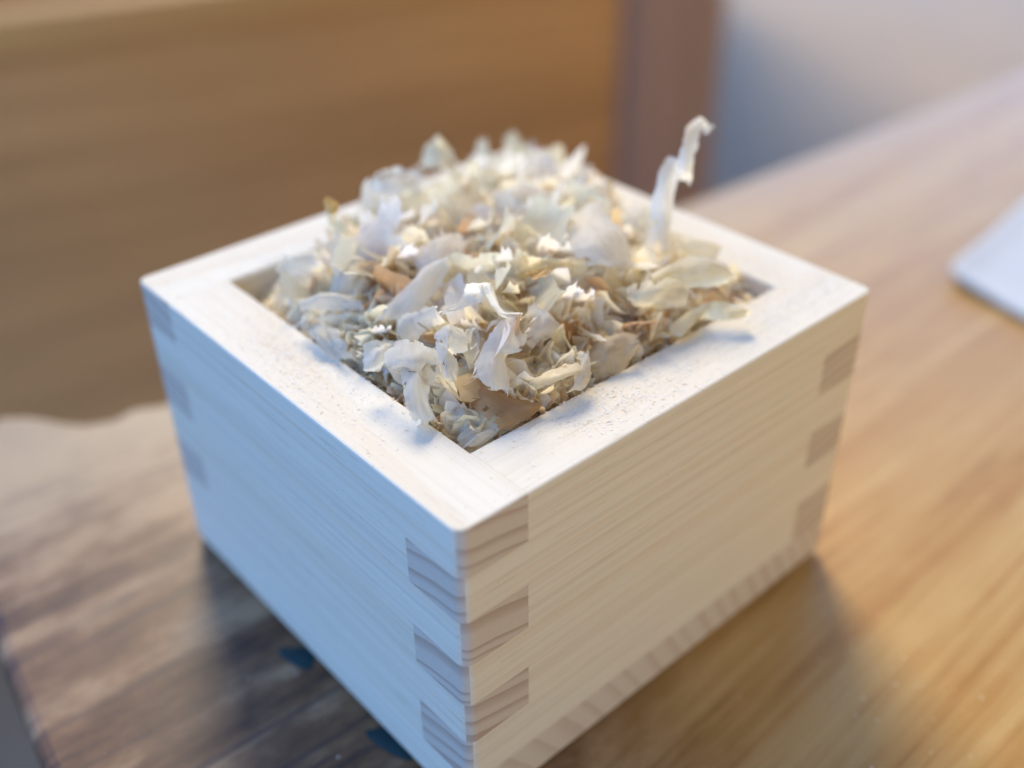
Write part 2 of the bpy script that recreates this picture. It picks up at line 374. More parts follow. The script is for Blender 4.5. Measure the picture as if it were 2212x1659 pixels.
# ---------------------------------------------------------------- the box
ZS = [H, .588, .496, .402, .309, .217, .110]      # finger joints; below the last is the base board
RV = .020                                           # rounded outer vertical corners
def footprint(Lx, own0, own1, o, e=.00012):
    """plan of one board in its own axes: s along, a across (0 = outer face)"""
    P = []
    r = RV
    if own0:
        P += [(o, T-e), (T-o, T-e), (T-o, T-o)]
    else:
        P += [(T+e, T-o)]*3
    if own1:
        P += [(Lx-T+o, T-o), (Lx-T+o, T-e), (Lx-o, T-e)]
        arc = [(Lx-r+(r-o)*math.cos(t), r-(r-o)*math.sin(t)) for t in [j*math.pi/2/6 for j in range(7)]]
    else:
        P += [(Lx-T-e, T-o)]*3
        arc = [(Lx-T-e, o)]*7
    P += arc
    if own0: arc = [(r-(r-o)*math.sin(t), r-(r-o)*math.cos(t)) for t in [j*math.pi/2/6 for j in range(7)]]
    else: arc = [(T+e, o)]*7
    return P+arc
def board(Lx, first):
    """first=True: owns slots 1,3,5 at s=0 and 2,4,6 at the other end"""
    vs = []; fs = []
    for k_ in range(6):
        o0 = (k_ % 2 == 0) == first; o1 = not o0
        zt, zb = ZS[k_], ZS[k_+1]; e = .0004
        rings = [(0, zb+(e if k_ < 5 else .001)), (0, zt-(e if k_ else .0045))]
        if k_ == 0: rings += [(.0013, H-.0013), (.0045, H)]
        base = len(vs); n = 20
        for o, z in rings:
            for (s, a) in footprint(Lx, o0, o1, o): vs.append((s, a, z))
        for q in range(len(rings)-1):
            for i in range(n):
                j = (i+1) % n; b = base+q*n; fs.append((b+i, b+n+i, b+n+j, b+j))
        tb_ = base+(len(rings)-1)*n
        fs.append(tuple(range(tb_, tb_+n))); fs.append(tuple(range(base, base+n))[::-1])
        if k_ < 5:            # core that closes the hair gap between slots
            b = len(vs)
            x0, x1 = T+.006, Lx-T-.006
            for z in (zb-.004, zb+.004):
                vs += [(x0, .0002, z), (x1, .0002, z), (x1, T-.0002, z), (x0, T-.0002, z)]
            fs += [(b, b+1, b+2, b+3), (b+4, b+7, b+6, b+5), (b, b+4, b+5, b+1), (b+2, b+6, b+7, b+3)]
    bm = bmesh.new(); me = mesh('side_board', vs, fs); bm.from_mesh(me)
    bmesh.ops.remove_doubles(bm, verts=bm.verts, dist=1e-7)
    bmesh.ops.dissolve_degenerate(bm, edges=bm.edges, dist=1e-7)
    bmesh.ops.recalc_face_normals(bm, faces=bm.faces); bm.to_mesh(me); bm.free(); return me
box = empty('wooden_box', (0, 0, 0)); tag(box, 'square pale wooden box with finger-jointed corners, heaped with wood shavings', 'wooden box')
# (object, length, owns 1,3,5 at its start, place, turn)
for Lx, first, loc, rz in ((W, False, (0, 0, 0), 0), (1., False, (W, 0, 0), 90), (W, False, (W, 1, 0), 180), (1., False, (0, 1, 0), 270)):
    o = obj('side_board', board(Lx, first), MW, box, loc); o.rotation_euler.z = R(rz)
# base board, grain front to back
def base_board():
    vs = []; fs = []; r = RV
    def ring(o):
        P = []
        for cx, cy, a0 in ((W-r, r, -90), (W-r, 1-r, 0), (r, 1-r, 90), (r, r, 180)):
            for j in range(7):
                a = R(a0+j*15); P.append((cx+(r-o)*math.cos(a), cy+(r-o)*math.sin(a)))
        return P
    rs = [(.022, 0), (.008, .006), (0, .02), (0, ZS[6]-.003), (.0025, ZS[6]-.0004)]
    n = 28
    for o, z in rs: vs += [(x, y, z) for x, y in ring(o)]
    for q in range(len(rs)-1):
        for i in range(n): j = (i+1) % n; fs.append((q*n+i, q*n+j, q*n+n+j, q*n+n+i))
    fs.append(tuple(range(n))[::-1]); fs.append(tuple(range((len(rs)-1)*n, len(rs)*n)))
    return mesh('base_board', vs, fs)
obj('base_board', base_board(), MB, box)

# ---------------------------------------------------------------- shavings
RG = random.Random(11)
CREAM = (.96, .90, .68); PALE = (.97, .945, .86); STRAW = (.94, .85, .62); TAN = (.86, .66, .38); RUST = (.66, .38, .16); BARK = (.42, .24, .11)
def ragged(n, amp, rr):        # jagged edge profile
    jag = 1. if rr.random() < .25 else .3; ph = rr.random()*6; k = rr.uniform(.5, 1.6); sl_ = rr.uniform(-1, 1)
    return [max(0, amp*(.5+.35*math.sin(ph+k*j/n*6)*.7+.4*sl_*(j/n-.5)+jag*(rr.random()-.5))) for j in range(n+1)]
def tear(fs, nx, ny, rr, k):
    """drop some border cells so that the edges look torn"""
    drop = set()
    for _ in range(k):
        if rr.random() < .7: i = rr.choice([0, nx-1]); j = rr.randrange(ny); drop.add((i, j)); 
        else:
            i = rr.randrange(nx); j = rr.choice([0, ny-1]); drop.add((i, j))
            if rr.random() < .5: drop.add((i, j+(1 if j == 0 else -1)))
    return [f for n, f in enumerate(fs) if (n//ny, n % ny) not in drop]
def flake(L, Wd, curl, twist, cross, seed, ns=18, nw=8, rag=.16):
    """torn, creased shaving: a strip of length L and width Wd bent through `curl` radians"""
    rr = random.Random(seed); vs = []; uv = []; fs = []
    e0 = ragged(nw, rag, rr); e1 = ragged(nw, rag, rr)
    sk0, sk1 = rr.uniform(-.2, .2), rr.uniform(-.2, .2)
    sh = [rr.uniform(.78, 1.) for _ in range(6)]; sh[0] *= rr.uniform(.6, 1); sh[5] *= rr.uniform(.6, 1)
    cre = [(rr.uniform(.2, .8), rr.gauss(0, .55)) for _ in range(rr.choice([0, 1, 1, 2]))]
    N = 60; X = [0.]; Z = [0.]
    for q in range(N):
        s = (q+.5)/N; a = curl*(s-.5)+sum(k/(1+math.exp(-(s-c)*45)) for c, k in cre)
        X.append(X[-1]+L/N*math.cos(a)); Z.append(Z[-1]+L/N*math.sin(a))
    def cl(s):
        q = max(0, min(s*N, N-1e-6)); i = int(q); f = q-i
        return X[i]+(X[i+1]-X[i])*f-X[N//2], Z[i]+(Z[i+1]-Z[i])*f-Z[N//2]
    o = Vector((rr.random()*50, rr.random()*50, rr.random()*50))
    for i in range(ns+1):
        for j in range(nw+1):
            v = j/nw-.5
            s0 = e0[j]+max(0, sk0*v); s1 = 1-e1[j]-max(0, sk1*v); s = s0+(s1-s0)*i/ns
            q = min(max(s, 0), .999)*4.999; qi = int(q); w_ = sh[qi]*(1-(q-qi))+sh[qi+1]*(q-qi)
            w_ *= 1+.07*rr.uniform(-1, 1)*(abs(v) > .45)
            y = v*Wd*w_; x, z = cl(s)
            nz = noise.noise(o+Vector((s*L*14, y*14, 0)))*.16*Wd+noise.noise(o+Vector((s*L*40, y*60, 5)))*.035*Wd
            z += cross*(v*v)*Wd*2+nz
            tw = twist*(s-.5); y2 = y*math.cos(tw); z2 = z+y*math.sin(tw)
            vs.append((x, y2+(.25*Wd*(s-.5) if curl > 4 else 0), z2)); uv.append((s*L*8, v*Wd*8))
    for i in range(ns):
        for j in range(nw):
            a = i*(nw+1)+j; fs.append((a, a+nw+1, a+nw+2, a+1))
    return vs, tear(fs, ns, nw, rr, 0 if nw < 4 else rr.randrange(2, 8)), uv
def loft(Lp, Rp, seed, nw=7, rag=.12, bulge=.01, ns=20, wob=.004):
    """sheet stretched between two edges given as world points"""
    rr = random.Random(seed)
    def cat(P, t):
        n = len(P)-1; q = min(t*n, n-1e-6); i = int(q); f = q-i
        p0, p1, p2, p3 = P[max(i-1, 0)], P[i], P[i+1], P[min(i+2, n)]
        return .5*((2*p1)+(p2-p0)*f+(2*p0-5*p1+4*p2-p3)*f*f+(3*p1-p0-3*p2+p3)*f**3)
    e0 = ragged(nw, rag, rr); e1 = ragged(nw, rag, rr); ph = rr.random()*9
    vs = []; uv = []; fs = []
    Ltot = sum((Lp[i+1]-Lp[i]).length for i in range(len(Lp)-1)); Wt = (Rp[1]-Lp[1]).length
    for i in range(ns+1):
        for j in range(nw+1):
            v = j/nw; s = e0[j]+(1-e1[j]-e0[j])*i/ns
            a, b = cat(Lp, s), cat(Rp, s); p = a.lerp(b, v)
            t = cat(Lp, min(s+.02, 1))-cat(Lp, max(s-.02, 0)); n = (b-a).cross(t)
            n = n.normalized() if n.length > 1e-9 else Vector((0, 0, 1))
            if n.z < 0: n = -n
            p = p+n*(bulge*4*v*(1-v)+wob*math.sin(9*s+ph+5*v)+rr.gauss(0, .0012))
            if j in (0, nw): p = p+(b-a)*rr.gauss(0, .022)
            vs.append(tuple(p)); uv.append((s*Ltot*8, v*Wt*8))
    for i in range(ns):
        for j in range(nw):
            a = i*(nw+1)+j; fs.append((a, a+nw+1, a+nw+2, a+1))
    return vs, tear(fs, ns, nw, rr, nw-3), uv
def merge(parts):
    V, Fc, UV = [], [], []
    for v, f, u in parts:
        b = len(V); V += v; UV += u; Fc += [tuple(i+b for i in q) for q in f]
    return V, Fc, UV
GRP = 'wood shavings heaped in and around the box'
HB = []
def project(p):
    v = Vector(p)-CAM; z = v.dot(cd); return (512+F*v.dot(cr)/z)*2212/1024, (384-F*v.dot(cu)/z)*2212/1024, z
def heap(x, y):                # top of the heap relative to the floor
    u = (x-T)/(W-2*T)*2-1; v = (y-T)/(1-2*T)*2-1
    z = -.035+.115*max(0, (1-abs(u)**3.4))*max(0, 1-abs(v)**3.4)
    z += .035*max(0, (u+v)/2-.1)
    z -= .22*max(0, (v-u)/2-.66)
    z -= .05*max(0, (u-v)/2-.7)*1.6
    z += .03*noise.noise(Vector((x*5, y*5, 3)))
    return H+z

def hero(parts, label, col, seed, **kw):
    """parts: list of (left edge, right edge), each edge a list of (px, py, height above the rim)"""
    ps = []
    for n_, (l, r) in enumerate(parts):
        k2 = dict(kw); ps.append(loft([conv(p) for p in l], [conv(p) for p in r], seed+n_, **k2))
    V, Fc, UV = merge(ps)
    c = Vector((sum(v[0] for v in V), sum(v[1] for v in V), sum(v[2] for v in V)))/len(V)
    q = [project(v) for v in V]; xs_ = sorted(a[0] for a in q); ys_ = sorted(a[1] for a in q); m_ = len(q)
    HB.append((xs_[m_//14], xs_[-m_//14], ys_[m_//14], ys_[-m_//14], max(a[2] for a in q)+.03))
    V = [tuple(Vector(v)-c) for v in V]
    o = obj('wood_shaving', mesh('wood_shaving', V, Fc, UV, True), MSH, loc=c)
    o.color = (*col, 1); tag(o, label, 'wood shaving', GRP); return o
def conv(p):
    if len(p) == 4: return at_depth(p[0], p[1], p[2])
    return at(p[0], p[1], H+p[2])
def A5(L, dz):                 # points read off an enlargement of the photograph
    return [(540+x*.293, 540+y*.293, z+.012) for (x, y), z in zip(L, dz)]
def A6(L, dz): return [(1026+x*.293, 432+y*.293, z) for (x, y), z in zip(L, dz)]
def A7(L, dz): return [(1242+x*.1953, 486+y*.1953, z) for (x, y), z in zip(L, dz)]
D = 2.02
hero([([(1392, 545, D-.03, 0), (1403, 480, D, 0), (1414, 410, D, 0), (1428, 358, D, 0), (1450, 333, D, 0)], [(1446, 550, D-.02, 0), (1451, 480, D+.01, 0), (1459, 415, D+.01, 0), (1468, 372, D+.01, 0), (1462, 340, D+.01, 0)]),
      ([(1461, 392, D, 0), (1463, 350, D-.02, 0), (1472, 305, D-.02, 0), (1487, 270, D, 0), (1508, 256, D+.01, 0)], [(1488, 408, D, 0), (1499, 372, D-.01, 0), (1503, 322, D, 0), (1509, 290, D+.01, 0), (1524, 276, D+.02, 0)]),
      ([(1503, 257, D, 0), (1520, 257, D+.01, 0), (1531, 266, D+.02, 0), (1545, 274, D+.02, 0)], [(1506, 279, D+.02, 0), (1517, 276, D+.03, 0), (1522, 289, D+.03, 0), (1534, 285, D+.03, 0)])],
     'tall narrow white shaving standing upright right of the heap, its tip hooked', PALE, 1, bulge=.012, rag=.05)
hero([(A5([(1040, 680), (1000, 830), (1110, 900), (1125, 1100), (1190, 1235), (1260, 1300)], [.07, .065, .05, .035, .01, -.02]),
       A5([(1370, 750), (1410, 880), (1330, 1010), (1315, 1120), (1372, 1255), (1390, 1290)], [.06, .05, .035, .02, .0, -.02]))],
     'broad translucent whitish shaving hanging over the inner edge of the left rim, nearest the camera', PALE, 10, bulge=.02, rag=.05, nw=10, ns=26)
hero([(A5([(1390, 478), (1530, 400), (1575, 310), (1600, 240), (1690, 236), (1780, 245), (1815, 350), (1870, 440), (2022, 465)], [.10, .11, .125, .15, .16, .155, .13, .11, .10]),
       A5([(1420, 484), (1560, 440), (1725, 372), (1700, 325), (1715, 330), (1745, 350), (1790, 425), (1850, 485), (2005, 524)], [.10, .105, .115, .13, .135, .13, .115, .10, .09]))],
     'glossy arched ribbon of shaving forming a small bridge at the middle of the heap', PALE, 20, bulge=.006, rag=.03, ns=40)
hero([(A6([(300, 440), (420, 425), (600, 430), (850, 480)], [.13, .135, .13, .11]), A6([(330, 500), (450, 570), (640, 625), (840, 510)], [.105, .085, .075, .10])),
      (A6([(298, 450), (330, 420), (400, 425)], [.13, .14, .135]), A6([(345, 510), (360, 470), (400, 470)], [.10, .12, .12]))],
     'cream cone-shaped rolled shaving pointing right, beside an orange frayed one', CREAM, 30, bulge=.022, rag=.04)
hero([(A6([(320, 570), (400, 535), (500, 500), (575, 492)], [.14, .14, .145, .145]), A6([(370, 590), (440, 585), (510, 560), (570, 515)], [.135, .13, .13, .14]))],
     'small orange frayed splinter lying against the cream cone-shaped shaving', (.72, .42, .12), 40, bulge=.008, rag=.30, nw=9)
hero([([(1258, 448, .13), (1226, 492, .13), (1236, 545, .12), (1285, 588, .10)], [(1330, 470, .12), (1352, 520, .12), (1372, 565, .10), (1410, 592, .08)])],
     'largest flat white shaving on the upper right of the heap', PALE, 50, bulge=.02, rag=.10, ns=24, nw=10)
hero([([(802, 436, .10), (800, 395, .12), (822, 364, .15)], [(905, 444, .09), (908, 402, .12), (902, 372, .14)])],
     'fan-shaped white shaving with a saw-toothed top edge at the back left of the heap', PALE, 60, bulge=.02, rag=.28, nw=11)
hero([([(905, 376, .06), (912, 336, .09), (922, 312, .11), (945, 303, .12)], [(1000, 385, .05), (985, 352, .08), (975, 326, .10), (962, 308, .12)])],
     'blunt white shaving sticking up highest behind the left back rim', CREAM, 70, bulge=.03, rag=.1)
hero([(A5([(1585, 990), (1650, 1160), (1790, 1295), (1900, 1325)], [.0, .0, -.002, -.012]), A5([(1810, 985), (1900, 1060), (2125, 1140), (2105, 1190)], [.012, .01, .0, -.008]))],
     'flat brown bark-coloured flake dusted with white, at the inner front corner of the box', (.62, .38, .18), 80, bulge=.012, rag=.05, nw=10)
hero([([(700, 434, .16), (709, 480, .13), (719, 530, .09), (694, 600, .03)], [(724, 438, .16), (729, 480, .13), (737, 534, .09), (716, 606, .03)])],
     'thin upright stalk-like shaving at the left of the heap', CREAM, 90, bulge=.004, rag=.05)
hero([([(698, 432, .168), (702, 446, .162), (710, 462, .150)], [(722, 430, .168), (732, 446, .16), (728, 465, .148)])],
     'small orange tip on top of the thin upright stalk at the left', (.78, .50, .14), 95, bulge=.006, rag=.2)
hero([(A5([(1850, 520), (1770, 620), (1690, 770), (1672, 930), (1790, 1040)], [.09, .085, .07, .055, .03]), A5([(2055, 575), (2010, 745), (1885, 790), (1915, 930), (1900, 1095)], [.085, .075, .06, .045, .02]))],
     'strip-like bluish white shaving draped down the front of the heap, right of the broadest one', PALE, 100, bulge=.012, rag=.06, nw=9, ns=26)
hero([(A6([(395, 770), (372, 900), (362, 1040), (430, 1095)], [.09, .08, .06, .05]), A6([(490, 860), (648, 950), (570, 1010), (475, 1065)], [.08, .07, .06, .05]))],
     'curved lavender flake with a torn right tip, just below the middle of the heap', PALE, 110, bulge=.018, rag=.08, nw=9)
hero([(A6([(352, 1350), (520, 1275), (720, 1200), (800, 1180)], [.045, .05, .05, .05]), A6([(380, 1395), (560, 1330), (740, 1255), (812, 1225)], [.03, .035, .035, .035]))],
     'straw-coloured tightly rolled tube of shaving lying above the brown flake', STRAW, 120, bulge=.022, rag=.06)
hero([(A6([(715, 1175), (850, 1070), (1000, 1000), (1215, 985)], [.02, .03, .04, .04]), A6([(880, 1350), (980, 1310), (1070, 1280), (1195, 1110)], [-.01, -.005, .0, .02]))],
     'large striped beige fan-shaped shaving against the inner edge of the front right rim', (.74, .64, .46), 130, bulge=.02, rag=.05, nw=12, ns=24)
hero([(A6([(775, 1120), (735, 1240), (725, 1340), (640, 1470)], [.05, .04, .03, .005]), A6([(840, 1110), (850, 1220), (860, 1300), (780, 1400)], [.05, .04, .03, .01]))],
     'ragged upright pale grey shaving at the inner edge of the front right rim', PALE, 140, bulge=.01, rag=.15)
hero([(A6([(500, 1325), (480, 1420), (530, 1520)], [.02, .0, -.02]), A6([(640, 1310), (620, 1410), (590, 1500)], [.02, .0, -.015]))],
     'small strongly blue-tinted shaving right of the brown flake', PALE, 150, bulge=.015, rag=.1)
hero([(A7([(740, 1262), (1000, 1225), (1150, 1060), (1300, 930), (1450, 862), (1650, 850), (1915, 880)], [.015, .02, .03, .035, .04, .045, .035]), A7([(760, 1290), (1040, 1250), (1230, 1120), (1370, 1050), (1530, 1050), (1700, 1065), (1900, 1010)], [.008, .01, .012, .012, .015, .018, .02]))],
     'long glossy curly shaving lying across the front right rim', CREAM, 160, bulge=.014, rag=.05, ns=36, wob=.008)
hero([([(800, 712, .05), (845, 648, .08), (915, 590, .10), (972, 562, .12)], [(872, 700, .06), (915, 665, .08), (948, 618, .10), (980, 572, .12)])],
     'large pointed sky-blue tinted shaving left of the middle of the heap', PALE, 170, bulge=.02, rag=.08, nw=9)
hero([([(862, 704, .06), (880, 676, .08), (950, 664, .10)], [(884, 746, .04), (926, 712, .07), (962, 692, .09)])],
     'rounded pale lavender shaving behind the broad translucent one', PALE, 180, bulge=.02, rag=.08)
hero([([(788, 566, .09), (826, 566, .10), (872, 596, .08)], [(800, 596, .07), (836, 612, .07), (866, 616, .06)])],
     'brown-edged curled shaving in the left half of the heap', TAN, 190, bulge=.03, rag=.05)
hero([(A6([(1100, 650), (1240, 600), (1400, 570), (1560, 590)], [.08, .09, .09, .08]), A6([(1120, 780), (1260, 790), (1420, 800), (1540, 780)], [.05, .05, .05, .045]))],
     'ivory leaf-shaped shaving on the right slope of the heap', CREAM, 200, bulge=.02, rag=.06, nw=9)
hero([(A6([(1250, 570), (1450, 470), (1650, 410), (1905, 560)], [.09, .10, .10, .07]), A6([(1330, 660), (1520, 650), (1740, 640), (1915, 585)], [.07, .065, .06, .065]))],
     'cream leaf-shaped shaving pointing at the right inner corner of the box', CREAM, 210, bulge=.02, rag=.04, nw=9)
hero([([(950, 908, -.01), (970, 876, -.0), (1004, 882, -.0)], [(1000, 942, -.018), (1024, 932, -.01), (1056, 928, -.01)])],
     'pale lavender flake between the left rim and the brown flake', PALE, 220, bulge=.012, rag=.08, nw=9)
hero([([(990, 940, -.012), (990, 960, -.014), (1002, 972, -.018)], [(1046, 922, -.01), (1080, 930, -.004), (1030, 966, -.014)])],
     'last pale shaving tucked into the inner front corner of the box', PALE, 230, bulge=.008, rag=.06)
hero([(A5([(1370, 690), (1380, 800), (1430, 930), (1470, 970)], [.08, .07, .05, .04]), A5([(1430, 700), (1500, 770), (1535, 860), (1500, 960)], [.08, .075, .06, .04]))],
     'bright white tongue-shaped shaving beside the top of the broad translucent one', PALE, 240, bulge=.012, rag=.06)
hero([(A5([(1350, 650), (1420, 570), (1500, 560), (1590, 600)], [.10, .11, .11, .10]), A5([(1400, 760), (1480, 760), (1560, 760), (1690, 700)], [.07, .08, .08, .07]))],
     'crinkled clear white shaving directly below the arched ribbon', PALE, 250, bulge=.02, rag=.08, nw=9)
hero([(A5([(840, 700), (835, 800), (840, 890)], [.06, .05, .03]), A5([(1035, 680), (1010, 790), (960, 890)], [.06, .05, .03]))],
     'square pale blue shaving left of the broad translucent one', PALE, 260, bulge=.01, rag=.05)
hero([([(1042, 452, .11), (1040, 480, .09), (1030, 500, .08)], [(1066, 456, .11), (1075, 480, .09), (1072, 505, .07)])],
     'rust-brown shaving standing in the upper middle of the heap', RUST, 270, bulge=.01, rag=.15)
hero([([(1003, 530, .12), (1012, 548, .11), (1036, 566, .10)], [(1006, 538, .115), (1018, 558, .10), (1040, 572, .10)])],
     'thin rust-brown sliver pointing up left at the middle of the heap', RUST, 280, bulge=.003, rag=.1)

def H3(l, r, label, col, seed, **kw): return hero([(l, r)], label, col, seed, **kw)
H3([(590, 590, .04), (630, 556, .06), (690, 540, .08)], [(618, 612, .03), (655, 590, .05), (702, 574, .06)], 'white curled shaving nearest the left inner corner of the box', PALE, 300, bulge=.02, rag=.1)
H3([(676, 690, .03), (740, 676, .05), (802, 684, .05)], [(700, 716, .02), (752, 724, .03), (800, 708, .04)], 'dull blue boat-shaped shaving on the left slope of the heap', PALE, 310, bulge=-.02, rag=.06)
H3([(640, 652, .05), (700, 636, .06), (790, 650, .06)], [(648, 674, .04), (712, 668, .05), (796, 674, .05)], 'long white shaving lying level above the boat-shaped one', PALE, 320, bulge=.015, rag=.08)
H3([(722, 588, .07), (716, 620, .06), (712, 650, .04)], [(790, 570, .08), (800, 604, .07), (776, 642, .05)], 'pale blue squarish shaving near the foot of the thin stalk', PALE, 330, bulge=.015, rag=.08)
H3([(872, 545, .10), (935, 515, .11), (1002, 508, .11)], [(900, 588, .09), (960, 590, .10), (1008, 560, .10)], 'wide lavender-blue shaving above the pointed blue one', PALE, 340, bulge=.02, rag=.08, nw=9)
H3([(655, 712, .02), (695, 704, .03), (745, 714, .04)], [(702, 770, -.0), (735, 778, .01), (772, 772, .02)], 'fringed blue-white shaving leaning on the inner edge of the left rim', PALE, 350, bulge=.012, rag=.2, nw=10)
H3([(1420, 500, .07), (1490, 508, .07), (1562, 540, .05)], [(1408, 548, .06), (1480, 558, .05), (1542, 580, .04)], 'broad cream shaving at the foot of the tall upright one', CREAM, 360, bulge=.02, rag=.08, nw=9)
H3([(1056, 424, .10), (1120, 402, .11), (1204, 420, .10)], [(1075, 460, .09), (1130, 456, .10), (1196, 448, .09)], 'white leaf-shaped shaving near the back of the heap', PALE, 370, bulge=.02, rag=.08)
H3([(1290, 600, .08), (1240, 640, .08), (1205, 690, .07)], [(1262, 590, .08), (1200, 622, .08), (1172, 668, .07)], 'slim white shaving slanting below the cream cone', PALE, 380, bulge=.01, rag=.08)

# the other shavings one can tell apart: shared shapes, placed one by one
kinds = []
for i in range(36):
    ty = i % 6
    if ty == 0: a = flake(RG.uniform(.10, .17), RG.uniform(.06, .10), RG.uniform(.5, 1.6), RG.uniform(-.5, .5), RG.uniform(-.5, .5), 500+i, rag=.10); nm = 'flat'
    elif ty == 1: a = flake(RG.uniform(.12, .20), RG.uniform(.045, .08), RG.uniform(1.5, 3.0), RG.uniform(-1, 1), RG.uniform(-.2, .2), 500+i, rag=.14); nm = 'bent'
    elif ty == 2: a = flake(RG.uniform(.15, .24), RG.uniform(.035, .07), RG.uniform(2.6, 4.4), RG.uniform(-.6, .6), 0, 500+i, ns=22, rag=.14); nm = 'curled'
    elif ty == 3: a = flake(RG.uniform(.10, .20), RG.uniform(.018, .035), RG.uniform(.5, 2.5), RG.uniform(-1.5, 1.5), 0, 500+i, nw=3, rag=.10); nm = 'narrow'
    elif ty == 5: a = flake(RG.uniform(.15, .22), RG.uniform(.10, .14), RG.uniform(.5, 1.8), RG.uniform(-.5, .5), RG.uniform(-.5, .5), 500+i, nw=9, rag=.10); nm = 'broad'
    else: a = flake(RG.uniform(.06, .11), RG.uniform(.04, .08), RG.uniform(.4, 1.6), RG.uniform(-.6, .6), RG.uniform(-.3, .3), 500+i, rag=.22); nm = 'ragged'
    me = mesh('wood_shaving', a[0], a[1], a[2], True); me.materials.append(MSH); kinds.append((nm, me))
COLS = [('white', PALE, 44), ('cream', CREAM, 30), ('straw-yellow', STRAW, 18), ('tan', TAN, 9), ('rust-brown', RUST, 5)]
LM = [((1062, 655), 'the arched ribbon'), ((890, 830), 'the broadest shaving'), ((1085, 885), 'the brown flake'), ((1310, 525), 'the largest white shaving'),
      ((855, 400), 'the saw-toothed fan shaving'), ((1200, 575), 'the cream cone'), ((1430, 470), 'the tall upright shaving'), ((712, 540), 'the thin upright stalk'),
      ((1550, 680), 'the curly rim shaving'), ((1310, 775), 'the striped beige fan'), ((885, 635), 'the pointed blue shaving'), ((1080, 770), 'the draped strip'), ((960, 330), 'the blunt upright shaving'),
      ((1180, 710), 'the lavender flake'), ((1500, 600), 'the cream leaf shape'), ((1060, 470), 'the rust-brown shaving')]
def where(x, y, z):
    px, py, _ = project((x, y, z))
    (lx, ly), nm = min(LM, key=lambda l: math.hypot(l[0][0]-px, (l[0][1]-py)*1.3))
    dx, dy = px-lx, py-ly; far = math.hypot(dx, dy) > 75
    if abs(dx) > abs(dy)*1.2: d_ = 'right of' if dx > 0 else 'left of'
    else: d_ = 'below' if dy > 0 else 'above'
    if math.hypot(dx, dy) < 35: return 'touching '+nm
    return 'well '+d_+' '+nm if far else d_+' '+nm
def scatter_matrix(x, y, z, rr, tiltmax=.9):
    d = Vector((0, 0, 1)); ax = Vector((rr.gauss(0, 1), rr.gauss(0, 1), 0)).normalized()
    return Matrix.Rotation(rr.uniform(0, tiltmax)**1., 4, ax) @ Matrix.Rotation(rr.uniform(0, 6.283), 4, 'Z')
n_ = 0
while n_ < 258:
    back_ = n_ < 50
    if back_:                  # over the two back rims
        if RG.random() < .5: x, y = RG.uniform(.50, W-.10), RG.uniform(1-T-.05, 1-.05)
        else: x, y = RG.uniform(W-T-.05, W-.06), RG.uniform(.60, .95)
        z = max(heap(min(x, W-T), min(y, 1-T)), H)+RG.uniform(.0, .015)
    else:
        x, y = RG.uniform(T+.03, W-T-.03), RG.uniform(T+.03, 1-T-.03); z = heap(x, y)+RG.uniform(-.03, .02)
    mg = min(x-T, y-T, W-T-x, 1-T-y)
    nm, me = RG.choice(kinds)
    if not back_ and mg < .07 and nm in ('flat', 'curled', 'bent'): continue
    if mg < .14 and nm == 'broad': continue
    px, py, pd = project((x, y, z+.02))
    if any(a-12 < px < b+12 and c-12 < py < d+12 and pd < e for a, b, c, d, e in HB): 
        if RG.random() < .93: continue
    o = bpy.data.objects.new('wood_shaving', me); C.objects.link(o)
    cn, cc, _ = RG.choices(COLS, [c[2]*(1 if i_ < 2 else (.35 if back_ else 1)) for i_, c in enumerate(COLS)])[0]
    s_ = RG.uniform(.75, 1.35)*(.8 if mg < .08 and not back_ else 1)*(.9 if back_ else 1)*(.8 if y-x > .5 else 1)
    if nm == 'broad': s_ = min(s_, 1.05)
    m4 = scatter_matrix(x, y, z, RG, .5 if back_ else (.75 if mg > .08 else .4))
    o.matrix_world = Matrix.Translation(Vector((x, y, z))*U) @ m4 @ Matrix.Diagonal((s_, s_, s_, 1))
    f = RG.uniform(.9, 1.06); o.color = (min(cc[0]*f, .92), min(cc[1]*f, .9), cc[2]*f, 1)
    size = 'larger' if s_ > .95 else 'smaller'
    loc_ = ('on back rim ' if back_ else '')+where(x, y, z)
    tag(o, f'{size} {nm} {cn} wood shaving {loc_}', 'wood shaving', GRP); n_ += 1

byl = {}
for o in C.objects:
    if o.get('group') == GRP: byl.setdefault(o['label'], []).append(o)
for lb, os_ in byl.items():
    if len(os_) < 2: continue
    os_.sort(key=lambda o: project(o.location/U if o.location.length > 0 else o.matrix_world.translation/U)[0])
    names = {2: ['left', 'right'], 3: ['left', 'middle', 'right']}.get(len(os_), ['leftmost', 'second leftmost']+['middle']*(len(os_)-4)+['second rightmost', 'rightmost'])
    for o, nm in zip(os_, names): o['label'] = nm+' '+lb

